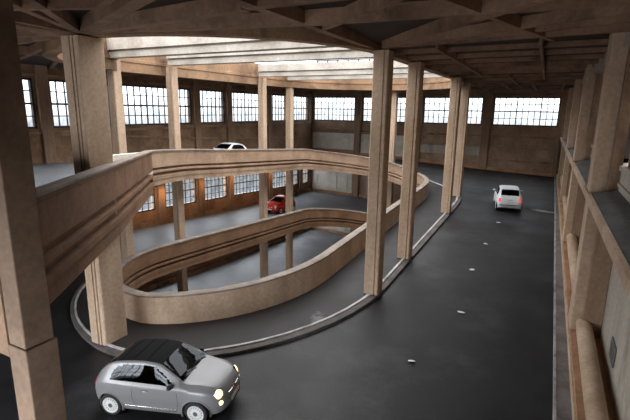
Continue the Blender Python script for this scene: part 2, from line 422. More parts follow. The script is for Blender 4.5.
# ------------------------------------------------------------------ roof: slab, ribs, opening
ceil = MB(); top = []; bot = []
OE = 1.78
PC = phis(0, 4)
for p in PC[:-1]:
    w = well(p, OE); 
    if p % 4 > 3: t = PI + (p % 4 - 3) * PI; w = (XC + (AX + OE) * math.cos(t), YA + (BN + OE - .65) * math.sin(t))
    if 2 <= p % 4 <= 3: w = (w[0] - .5, w[1])
    nn = Vector((w[0] - XC, w[1] - max(YA, min(YB, w[1])))).normalized(); w = (w[0] + nn.x * .2, w[1] + nn.y * .2)
    O = outer(p, XL - .3, 2.3, YN - .3, YE + .3)
    zc_ = 2.17 + .17 * max(0, min(1, (p % 4 - 3) * 6, (4 - p % 4) * 6))
    bot.append([(w[0], w[1], zc_), (O[0], O[1], zc_), (O[0], O[1], 3.1), (w[0], w[1], 3.1)])
roof = struct(obj('ceiling', MB().grid(bot, close_u=True, close_v=True), M['slab_shade']), 'dark brown ribbed concrete ceiling around the roof opening', 'ceiling')
eb = []
for p in PC[:-1]:
    a, b = well(p, OE), well(p, OE + 1); n_ = Vector((b[0] - a[0], b[1] - a[1])).normalized()
    if p % 4 > 3: t = PI + (p % 4 - 3) * PI; a = (XC + (AX + OE) * math.cos(t), YA + (BN + OE - .65) * math.sin(t))
    f = p % 4
    zb_ = 1.98 if (f <= 1.02 or f >= 3.45) else 1.72
    prof = [(0, zb_), (0, 2.2), (-.05, 2.22), (-.05, 2.36), (0, 2.38), (0, 3.2), (.4, 3.2), (.45, zb_)]
    if 2 <= f <= 3: a = (a[0] - .5, a[1])
    eb.append([(a[0] + n_.x * o, a[1] + n_.y * o, z) for o, z in prof])
obj('edge_beam', MB().grid(eb, close_u=True, close_v=True), M['wall'], roof, smooth=30)
HUB = (-12.45, 9.2)
def rib(a, b, w=.22, z0=None, z1=2.9):
    z0 = 2.0 + random.random() * .06 if z0 is None else z0
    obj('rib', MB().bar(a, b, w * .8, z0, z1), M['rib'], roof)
for a, b, w in [(HUB, (-2.6, -1.6), .26), (HUB, (2.0, 2.5), .42), (HUB, (-5.2, -1.6), .26), (HUB, (-6.0, 8.35), .36), ((-6.0, 8.35), (2.0, 8.2), .34), (HUB, (-6.1, 10.3), .30), ((-6.1, 10.3), (2.0, 10.85), .30),
                ((-5.72, 15.2), (-5.72, -1.6), .30), ((-5.2, 15.0), (2.0, 7.3), .26), ((-5.9, 11.5), (-2.2, 8.3), .18), ((-2.25, 8.4), (-.25, 15.2), .16), ((-4.9, 14.8), (2.0, 11.2), .22), ((-5.2, 15.1), (2.0, 14.2), .22), ((-5.2, 15.2), (2.0, 12.8), .18),
                (HUB, (-10.5, -1.6), .24), (HUB, (-14.5, -1.6), .24), (HUB, (-20, -1.6), .26), (HUB, (XL, 1.5), .26), (HUB, (XL, 7.0), .24), (HUB, (XL, 11.0), .24), (HUB, (XL, 14.6), .28), (HUB, (-19.2, 15.2), .26), ((-19, 13.0), (XL, 17.0), .24), ((-19.2, 15.6), (XL, 18.6), .2),
                ((-8.8, 6.95), (-14.5, 5.0), .2), ((-14.5, 5.0), (XL, 9.2), .2), ((-5.7, 5.6), (-8.8, 6.95), .2), ((-5.7, 5.6), (2.0, 5.2), .22), ((-5.7, 2.2), (2.0, 1.0), .22), ((-5.7, 7.2), (-2.2, 8.3), .2), ((-19.5, 13.2), (-19.5, 8.0), .2)]:
    rib(a, b, w)
y = 16.9; k = 0
while y < 39.5:
    rib((-5.5, y), (2.0, y - .35), .3 if k % 2 else .2, 2.02); rib((XL, y + .6), (-19.7, y + .6), .25, 2.0)
    y += 2.0 if y < 25 else 2.9; k += 1
rib((-3.55, 15.3), (-3.75, 27.5), .1, 1.93, 2.9); rib((-.55, 15.3), (-.7, 31), .12, 1.93, 2.9); rib((-2.4, 27.5), (-2.6, 44), .1, 1.93, 2.9)
x = XL + 1.2
while x < 1.5:
    rib((x, 41 if abs(x - XC) < 6 else 37.5), (x, YE), .2); x += 2.1
rib((XL, 43.5), (2, 43.5), .2); rib((XL, 46.8), (2, 46.8), .2)

# pale beams bridging the roof opening
for x, y, lb in [(0, 15.6, 'pale concrete roof beam closest to the ribbed ceiling edge'), (0, 19.4, 'second pale roof beam across the skylight, above the sky gap'),
                 (0, 28.2, 'third pale roof beam across the skylight, below the sky gap'), (0, 32.2, 'fourth and lowest pale roof beam, farthest across the skylight')]:
    hb = .95 if y < 18 else .8
    xa, xb = XC - AX - OE + .02, XC + AX + OE - .02
    pr = [(-.24, 0), (-.24, .26), (-.17, .27), (-.17, .33), (-.34, .34), (-.34, hb), (.34, hb), (.34, .34), (.17, .33), (.17, .27), (.24, .26), (.24, 0)]
    o = obj('roof_beam', MB().grid([[(xa, py, pz_) for py, pz_ in pr], [(xb, py, pz_) for py, pz_ in pr]], close_v=True, caps=True), M['beam'])
    o.location = (0, y, 2.24)
    tag(o, lb, 'beam', 'roof beams over the well', 'thing')

# ------------------------------------------------------------------ walls and windows
WN = [0]
def window(corner, ncols, nrows, label, thick_every=4, thick_row=2, normal=(1, 0, 0), depth=.14):
    """corner(s,t): s,t in 0..1 -> point on the opening. frame of steel bars with glass"""
    WN[0] += 1
    root = empty('window_%d' % WN[0], corner(.5, 0)); struct(root, label, 'window')
    inv = Vector(corner(.5, 0)); nv = Vector(normal)
    def C(s, t, d): p = Vector(corner(s, t)) - inv + nv * d; return p
    width = (Vector(corner(1, 0)) - Vector(corner(0, 0))).length; height = (Vector(corner(0, 1)) - Vector(corner(0, 0))).length
    fb = MB()
    def sbar(s0, s1, t0, t1, d0, d1):
        fb.hexa([C(s0, t0, d0), C(s1, t0, d0), C(s1, t0, d1), C(s0, t0, d1), C(s0, t1, d0), C(s1, t1, d0), C(s1, t1, d1), C(s0, t1, d1)])
    bw, bh = .12 / width, .12 / height
    sbar(0, bw, 0, 1, -.02, depth); sbar(1 - bw, 1, 0, 1, -.02, depth); sbar(0, 1, 0, bh, -.02, depth); sbar(0, 1, 1 - bh, 1, -.02, depth)
    for i in range(1, ncols):
        h = (.10 if i % thick_every == 0 else .065) / 2 / width
        sbar(i / ncols - h, i / ncols + h, 0, 1, .01, .07)
    for j in range(1, nrows):
        h = (.11 if j == thick_row else .06) / 2 / height
        sbar(0, 1, j / nrows - h, j / nrows + h, .012, .075)
    obj('frame', fb, M['frame'], root)
    pm = MB().add([C(0, 0, .03), C(1, 0, .03), C(1, 1, .03), C(0, 1, .03)], [(0, 1, 2, 3)])
    obj('pane', pm, M['pane'], root)
    return root
def wall_cells(fixed, out, spans, ztop, zbot, holes, axis):
    """wall built of blocks: spans = sorted break positions, holes = list (a,b,zb(a),zb(b),zt(a),zt(b))"""
    mb = MB()
    for a, b in zip(spans, spans[1:]):
        hs = sorted([h for h in holes if h[0] <= a + 1e-6 and h[1] >= b - 1e-6], key=lambda h: h[2])
        lo = (zbot, zbot)
        for h in hs + [None]:
            hi = (ztop, ztop) if h is None else (h[2], h[3])
            if axis == 'y':
                mb.hexa([(fixed, a, lo[0]), (out, a, lo[0]), (out, b, lo[1]), (fixed, b, lo[1]), (fixed, a, hi[0]), (out, a, hi[0]), (out, b, hi[1]), (fixed, b, hi[1])])
            else:
                mb.hexa([(a, fixed, lo[0]), (b, fixed, lo[1]), (b, out, lo[1]), (a, out, lo[0]), (a, fixed, hi[0]), (b, fixed, hi[1]), (b, out, hi[1]), (a, out, hi[0])])
            if h: lo = (h[4], h[5])
    return mb
ZB_ = -17.5
ZT1, ZT0 = 1.47, -1.30
# left wall ---------------------------------------------------------
third = [(21.8, 28.6), (29.6, 32.75), (33.7, 39.3), (40.4, 43.7), (44.6, 48.6)]
upper = [(12.4, 15.85), (16.75, 20.9), (21.8, 28.45), (29.45, 32.7), (33.6, 39.3), (40.2, 43.6), (44.7, 48.6)]
lower = [(21.8, 24.1), (25.1, 28.6), (29.6, 32.75), (33.7, 39.3), (40.4, 43.7), (44.6, 46.0), (46.9, 48.6)]
def lz(y): return -7.50 - .0505 * (y - 21.5)
LH = 2.35
holes = [(a, b, ZT0, ZT0, ZT1, ZT1) for a, b in upper] + [(a, b, lz(a), lz(b), lz(a) + LH, lz(b) + LH) for a, b in lower] + [(a, b, lz(a) - H, lz(b) - H, lz(a) + LH - H, lz(b) + LH - H) for a, b in third]
br = sorted(set([YN] + [e for h in holes for e in h[:2]] + [YE]))
# split each hole where other holes break it
def split_holes(holes, br):
    r = []
    for h in holes:
        inside = [x for x in br if h[0] - 1e-9 <= x <= h[1] + 1e-9]
        for a, b in zip(inside, inside[1:]):
            f = lambda x, i: h[i] + (h[i + 1] - h[i]) * (x - h[0]) / (h[1] - h[0])
            r.append((a, b, f(a, 2), f(b, 2), f(a, 4), f(b, 4)))
    return r
wl = struct(obj('wall_left', wall_cells(XL - .45, XL, br, 3.1, ZB_, split_holes(holes, br), 'y'), M['wall']), 'brown concrete wall with two rows of windows', 'wall')
names = ['first', 'second', 'third', 'fourth', 'fifth', 'sixth', 'seventh']
for i, (a, b) in enumerate(upper):
    window(lambda s, t, a=a, b=b: (XL - .2, a + (b - a) * s, ZT0 + (ZT1 - ZT0) * t), max(3, round((b - a) / .55)), 4, 'bright steel grid window, %s from the left in the upper row' % names[i])
for i, (a, b) in enumerate(lower):
    window(lambda s, t, a=a, b=b: (XL - .2, a + (b - a) * s, lz(a + (b - a) * s) + LH * t), max(2, round((b - a) / .55)), 4, 'bright steel grid window, %s from the left in the lower row' % names[i])
for i, (a, b) in enumerate(third):
    window(lambda s, t, a=a, b=b: (XL - .2, a + (b - a) * s, lz(a + (b - a) * s) - H + LH * t), max(2, round((b - a) / .55)), 4, 'steel grid window beside the lowest road turn')
def pilaster(parent, x0, x1, y0, y1, z0, z1): obj('pilaster', MB().box(x0, x1, y0, y1, z0, z1), M['concrete'], parent, bevel=.02)
for yc in (16.3, 21.35, 28.95, 33.15, 39.75, 44.15): pilaster(wl, XL, XL + .22, yc - .34, yc + .34, -4.6, 2.45)
for yc in (20.9, 24.6, 29.1, 33.2, 39.85, 44.15, 46.45): pilaster(wl, XL, XL + .2, yc - .3, yc + .3, -10.6, -4.6)
# sloped ledges that follow the road
mz = MB()
for a, b in ((8, 16.5), (16.51, 32), (32, 49)):
    za, zb2 = zroad(XL + .1, a) + (H if a < 10 else 0), zroad(XL + .1, b) + (H if b < 16.505 else 0)
    for h0, h1, dx in ((0.0, .34, .16), (1.62, 1.74, .12)):
        for tn in (0, -1, -2):
            if tn == 0 and a < 16: continue
            mz.hexa([(XL, a, za + h0 + H * tn), (XL + dx, a, za + h0 + H * tn), (XL + dx, b, zb2 + h0 + H * tn), (XL, b, zb2 + h0 + H * tn), (XL, a, za + h1 + H * tn), (XL + dx, a, za + h1 + H * tn), (XL + dx, b, zb2 + h1 + H * tn), (XL, b, zb2 + h1 + H * tn)]) if h0 == 0 or tn == 0 else None
obj('ledge', mz, M['concrete'], wl)
mo = MB(); mo.box(XL, XL + .12, 8, YE, -1.62, -1.46); mo.box(XL, XL + .1, 8, YE, 1.6, 1.72)
obj('moulding', mo, M['concrete'], wl)
# end wall ---------------------------------------------------------
ew = [(-25.7, -20.3), (-19.4, -13.3), (-12.4, -6.35), (-5.35, 0.55)]
holes = [(a, b, ZT0, ZT0, ZT1, ZT1) for a, b in ew]
br = sorted(set([XL - .45] + [e for h in ew for e in h] + [2.6]))
we = struct(obj('wall_back', wall_cells(YE, YE + .45, br, 3.1, ZB_, holes, 'x'), M['parapet']), 'tan concrete end wall with four wide windows', 'wall')
for i, (a, b) in enumerate(ew):
    window(lambda s, t, a=a, b=b: (a + (b - a) * s, YE + .2, ZT0 + (ZT1 - ZT0) * t), 11, 4, 'wide bright grid window on the end wall, %s from the corner' % names[i], normal=(0, -1, 0))
for xc in (-19.85, -12.85, -5.85): pilaster(we, xc - .36, xc + .36, YE - .3, YE, -10.6 if xc < -12 else -7, 2.45)
pilaster(we, .55, .9, YE - .3, YE, -7, 2.45)
mo = MB(); mo.box(XL, .8, YE - .1, YE, -2.45, -2.28); mo.box(XL, .8, YE - .14, YE, 1.62, 1.8); mo.box(-5.4, .6, YE - .06, YE, -4.85, -4.7); mo.box(-12.4, .6, YE - .05, YE, -3.5, -3.44)
obj('moulding', mo, M['concrete'], we)
# sloping base course of the end wall
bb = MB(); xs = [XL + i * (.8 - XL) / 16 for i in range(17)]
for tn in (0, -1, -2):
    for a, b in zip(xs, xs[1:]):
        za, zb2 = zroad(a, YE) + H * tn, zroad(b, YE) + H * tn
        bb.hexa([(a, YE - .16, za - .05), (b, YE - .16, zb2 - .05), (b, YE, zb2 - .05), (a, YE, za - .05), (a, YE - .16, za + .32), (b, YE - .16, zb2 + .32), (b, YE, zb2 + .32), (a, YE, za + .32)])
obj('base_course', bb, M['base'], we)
# framed pale panels
def panel(x0, x1, z0, z1):
    pm = MB().box(x0, x1, YE - .05, YE, z0, z1)
    o = obj('panel', pm, M['pale'], we)
    w = .09; f = MB()
    for (a, b, c, d) in ((x0 + .6, x1 - .6, z0 + .5, z0 + .5 + w), (x0 + .6, x1 - .6, z1 - .4 - w, z1 - .4), (x0 + .6, x0 + .6 + w, z0 + .5, z1 - .4), (x1 - .6 - w, x1 - .6, z0 + .5, z1 - .4), ((x0 + x1) / 2 + .6, (x0 + x1) / 2 + .6 + w, z0 + .5, z1 - .4)):
        f.box(a, b, YE - .11, YE - .05, c, d)
    obj('frame', f, M['pale'], o)
panel(-25.7, -20.3, -4.6, -2.7)
panel(-25.7, -20.4, -10.0, -7.3)
panel(-25.7, -20.4, -15.0, -12.3)
panel(-19.4, -13.3, -5.0, -2.7)
pm = MB().box(-12.4, -6.3, YE - .05, YE, -4.4, -3.4); obj('panel', pm, M['panel'], we)
pm = MB().box(-18.6, -16, YE - .04, YE, -10.0, -7.2); obj('panel', pm, M['panel'], we)
# right wall -------------------------------------------------------
RW = empty('wall_right', (1.22, 10, 0), 0.0073); struct(RW, 'tall right-hand wall with deep piers, a sloping sill and recessed panels', 'wall')
ya, yb = -12.0, YE - 10 + .2
W = MB()
W.box(.80, 1.2, ya, yb, ZB_, -2.32)
obj('recess_panel', W, M['panel'], RW)
S_ = MB()
S_.hexa([(0.03, ya, -2.42), (.80, ya, -2.42), (.80, yb, -2.42), (0.03, yb, -2.42), (0.03, ya, -2.27), (.80, ya, -2.02), (.80, yb, -2.02), (0.03, yb, -2.27)])
obj('sill', S_, M['sill'], RW)
obj('sill_edge', MB().box(-.05, .05, ya, yb, -2.46, -2.23), M['column'], RW, bevel=.015)
U = MB(); U.box(.66, 1.1, ya, yb, -2.2, -1.42); U.box(.66, 1.1, ya, yb, 1.5, 3.1); U.box(.60, .68, ya, yb, -1.5, -1.38); U.box(.62, .68, ya, yb, -1.95, -1.85); U.box(.30, .70, ya, yb, 1.75, 2.5)
obj('upper_wall', U, M['panel'], RW)
piers = [-4.9, 5.0, 14.5, 24.0, 33.6]
for py in piers:
    obj('pier', MB().box(0, .68, py, py + .95, -2.26, 2.46), M['column'], RW, bevel=.05)
    zf = zroad(XR, py + 10)
    obj('lower_pier', MB().box(0.02, .80, py - .05, py + 1.0, zf + .51, -2.4), M['column'], RW, bevel=.03)
    obj('pier_rebate', MB().box(.30, .80, py - .28, py - .05, zf - .3, -2.4), M['concrete'], RW, bevel=.02)
    obj('pier_rebate', MB().box(.30, .80, py + 1.0, py + 1.23, zf - .3, -2.4), M['concrete'], RW, bevel=.02)
    obj('pier_rebate', MB().box(.4, .68, py - .2, py, -2.1, 2.3), M['concrete'], RW, bevel=.02)
    obj('pier_rebate', MB().box(.4, .68, py + .95, py + 1.15, -2.1, 2.3), M['concrete'], RW, bevel=.02)
prw = [ya] + [e for py in piers for e in (py - .1, py + 1.05)] + [yb]
k = 0
for i in range(0, len(prw), 2):
    a, b = prw[i] + 10, prw[i + 1] + 10
    if b - a < 2: continue
    w = window(lambda s, t, a=a, b=b: (1.22 + .95 - .0073 * ((a + (b - a) * s) - 10), a + (b - a) * s, -1.40 + 2.88 * t), max(4, round((b - a) / .6)), 4, 'steel grid window between two piers of the right wall', normal=(-1, 0, 0))
    k += 1
# plinth, kerb along the right wall
ys = [YN, 2, 5, 8, 11, 14, 17, 20, 24, 28, 32, 36, 40, 44, YE]
def strip(mb, x0, x1, h0, h1, ys=ys, xf=None, both=False):
    for a, b in zip(ys, ys[1:]):
        za, zb2 = zroad(XR, a), zroad(XR, b)
        da, db = -.0073 * (a - 10), -.0073 * (b - 10)
        mb.hexa([(x0 + (0 if xf else da), a, za + h0), (x1 + (0 if both else da), a, za + h0), (x1 + (0 if both else db), b, zb2 + h0), (x0 + (0 if xf else db), b, zb2 + h0), (x0 + (0 if xf else da), a, za + h1), (x1 + (0 if both else da), a, za + h1), (x1 + (0 if both else db), b, zb2 + h1), (x0 + (0 if xf else db), b, zb2 + h1)])
kb = MB(); strip(kb, KX, 1.28, -.3, .12, xf=True)
kr = struct(obj('trim_2', kb, M['strip'], bevel=.01), 'kerb strip running along the foot of the right wall', 'kerb')
ke = MB(); strip(ke, KX - .012, KX + .05, -.3, .132, xf=True, both=True); obj('kerb_edge', ke, M['kerb'], kr)
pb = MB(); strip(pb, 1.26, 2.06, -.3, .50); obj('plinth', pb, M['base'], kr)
pe = MB(); strip(pe, 1.22, 1.30, -.3, .40); obj('plinth_edge', pe, M['column'], kr)
# rounded guard rails lying between the piers
gl = ['rounded concrete guard rail at the bottom right, in front of the plate', 'rounded concrete guard rail just beyond the closest lower pier', 'rounded concrete guard rail along the wall between the middle piers', 'rounded concrete guard rail along the wall closest to the white car']
for (a, b), lb in zip(((6.3, 15.15), (16.3, 24.4), (25.8, 33.9), (35.2, 43.4)), gl):
    path, rr = [], []
    for k in range(13):
        t = k / 12; y = a + (b - a) * t
        path.append((1.58 - .0073 * (y - 10), y, zroad(XR, y) + .78)); rr.append(.22)
    path = [(path[0][0], path[0][1] - .02, path[0][2])] + path + [(path[-1][0], path[-1][1] + .1, path[-1][2])]
    rr = [.2] + rr + [.16]
    o = obj('guard_rail', MB().tube(path, rr, 16), M['column'], smooth=40)
    tag(o, lb, 'guard rail', 'guard rails at the foot of the right wall')
pl = empty('access_plate', (2.0, 12.4, -5.75)); tag(pl, 'small grey metal plate fixed on the recessed panel at lower right', 'plate')
obj('cover', MB().box(-.04, -.001, -.36, .36, -.26, .26), M['plate'], pl, bevel=.02)
for a in (-.3, .3):
    for b in (-.2, .2): obj('screw', MB().lathe([(0, -.05), (.025, -.05), (.025, -.03)], 'X', (0, a, b), 8), M['chrome'], pl)
nb = MB().box(7.5, 14, -12, 60, -18, 9)  # unseen block added to cut the sky light at the right windows
struct(obj('sky_blocker', nb, M['wall']), 'unseen block added outside the right windows to dim the sky', 'light blocker')
# near wall behind the viewpoint: big daylight windows at road level
nh = [(-17, -10.5, -6.4, -6.4, -3.6, -3.6), (-9.2, -2.7, -6.4, -6.4, -3.6, -3.6)]
br = sorted(set([XL - .45] + [e for h in nh for e in h[:2]] + [2.6]))
struct(obj('wall_front', wall_cells(YN - .45, YN, br, 3.1, ZB_, split_holes(nh, br), 'x'), M['wall']), 'end wall behind the viewpoint with daylight windows', 'wall')
for h in nh:
    window(lambda s, t, h=h: (h[0] + (h[1] - h[0]) * s, YN - .2, h[2] + (h[4] - h[2]) * t), max(4, round((h[1] - h[0]) / .55)), 5, 'steel grid window in the wall behind the viewpoint', normal=(0, 1, 0))
#@@CARS>>
CAR1 = (-8.0, 7.60, math.radians(15.5))
CAR2 = (-2.12, 33.1, math.radians(99))
CAR3 = (-22.0, 35.6, math.radians(-92))
CAR4 = (-21.3, 27.0, math.radians(-92))
# ------------------------------------------------------------------ cars
def interp(tab, x):
    """smooth monotone-ish interpolation through (x, value) knots"""
    if x <= tab[0][0]: return tab[0][1]
    if x >= tab[-1][0]: return tab[-1][1]
    n = len(tab)
    for i in range(n - 1):
        if tab[i][0] <= x <= tab[i + 1][0]: break
    def slope(k):
        if k == 0: return (tab[1][1] - tab[0][1]) / (tab[1][0] - tab[0][0])
        if k == n - 1: return (tab[-1][1] - tab[-2][1]) / (tab[-1][0] - tab[-2][0])
        a = (tab[k][1] - tab[k - 1][1]) / (tab[k][0] - tab[k - 1][0]); b = (tab[k + 1][1] - tab[k][1]) / (tab[k + 1][0] - tab[k][0])
        return 0 if a * b <= 0 else 2 * a * b / (a + b)
    h = tab[i + 1][0] - tab[i][0]; t = (x - tab[i][0]) / h; m0, m1 = slope(i) * h, slope(i + 1) * h
    return (2*t**3 - 3*t*t + 1) * tab[i][1] + (t**3 - 2*t*t + t) * m0 + (-2*t**3 + 3*t*t) * tab[i + 1][1] + (t**3 - t*t) * m1
TOPZ = [(-1.80, .60), (-1.76, .74), (-1.70, .90), (-1.60, 1.04), (-1.45, 1.20), (-1.28, 1.325), (-1.05, 1.415), (-.70, 1.465), (-.30, 1.485), (0.0, 1.465), (.16, 1.425), (.35, 1.315), (.60, 1.15), (.78, 1.035), (.88, 1.0), (1.15, .965), (1.40, .905), (1.58, .82), (1.68, .73), (1.74, .62), (1.77, .52)]
BOTZ = [(-1.80, .40), (-1.74, .30), (-1.55, .22), (-1.0, .19), (1.0, .19), (1.50, .20), (1.70, .27), (1.77, .36)]
WID = [(-1.80, .46), (-1.77, .56), (-1.70, .66), (-1.55, .735), (-1.25, .795), (-.6, .812), (.3, .812), (.9, .80), (1.25, .765), (1.48, .69), (1.62, .60), (1.71, .49), (1.77, .34)]
ROOFW = [(-1.80, .40), (-1.70, .52), (-1.55, .56), (-1.25, .55), (-.8, .565), (0, .565), (.16, .56), (.45, .60), (.80, .64), (1.15, .58), (1.48, .50), (1.65, .38), (1.77, .22)]
BELT = [(-1.80, .56), (-1.72, .78), (-1.60, .88), (-1.2, .955), (0, .93), (.7, .91), (1.0, .885), (1.3, .84), (1.55, .74), (1.70, .62), (1.77, .48)]
def section(x):
    zt, zb, w, wr, be = interp(TOPZ, x), interp(BOTZ, x), interp(WID, x), interp(ROOFW, x), interp(BELT, x)
    be = min(be, zt - .02)
    hc = max(0.0, min(1.0, (zt - be - .10) / .28))   # how much of a cabin there is
    zm = zb + (be - zb) * .52
    shoulder = w * (.955 if hc > 0 else .93)
    p = [(0, zb), (w * .55, zb), (w * .88, zb + .01), (w * .965, zb + .10), (w * .995, zm - .06), (w, zm + .07), (w * .985, be - .07), (shoulder, be),
         (shoulder + (wr - shoulder) * .36, be + (zt - be) * (.40 if hc > .3 else .35)), (shoulder + (wr - shoulder) * .74, be + (zt - be) * (.74 if hc > .3 else .62)), (wr, be + (zt - be) * (.915 if hc > .3 else .80)),
         (wr * .80, be + (zt - be) * (.972 if hc > .3 else .91)), (wr * .42, be + (zt - be) * .994), (0, zt)]
    return p
def catmull(p, sub):
    out = []
    n = len(p)
    for i in range(n - 1):
        a, b, c, d = p[max(0, i - 1)], p[i], p[i + 1], p[min(n - 1, i + 2)]
        if i == 0: a = (-p[1][0], p[1][1])
        if i == n - 2: d = (-p[-2][0], p[-2][1])
        for k in range(sub):
            t = k / sub
            out.append(tuple(.5 * ((2 * b[q]) + (-a[q] + c[q]) * t + (2*a[q] - 5*b[q] + 4*c[q] - d[q]) * t*t + (-a[q] + 3*b[q] - 3*c[q] + d[q]) * t**3) for q in (0, 1)))
    out.append(p[-1]); return out
AXF, AXR, WR_ = 1.06, -1.24, .295
SIDE = [(.60, .955), (.06, 1.345), (-.10, 1.372), (-.72, 1.372), (-.98, 1.30), (-1.14, 1.14), (-1.17, 1.00), (-1.0, .985)]
def inpoly(x, y, P):
    c = False; j = len(P) - 1
    for i in range(len(P)):
        if (P[i][1] > y) != (P[j][1] > y) and x < (P[j][0] - P[i][0]) * (y - P[i][1]) / (P[j][1] - P[i][1]) + P[i][0]: c = not c
        j = i
    return c
XS = [-1.80, -1.785, -1.77, -1.745, -1.72] + [-1.69 + i * .03 for i in range(113)] + [1.69, 1.71, 1.73, 1.745, 1.757, 1.765, 1.77]
SUB = 4
SECS = [[(x, y, z) for y, z in catmull(section(x), SUB)] for x in XS]
def ysurf(x, z):
    s = catmull(section(x), 6); best = 0
    for (a, b) in zip(s, s[1:]):
        if min(a[1], b[1]) <= z <= max(a[1], b[1]) and abs(b[1] - a[1]) > 1e-6: best = max(best, a[0] + (b[0] - a[0]) * (z - a[1]) / (b[1] - a[1]))
    return best
def zsurf(x, y):
    s = catmull(section(x), 6); best = 0
    for (a, b) in zip(s, s[1:]):
        if min(a[0], b[0]) <= y <= max(a[0], b[0]) and abs(b[0] - a[0]) > 1e-6: best = max(best, a[1] + (b[1] - a[1]) * (y - a[0]) / (b[0] - a[0]))
    return best

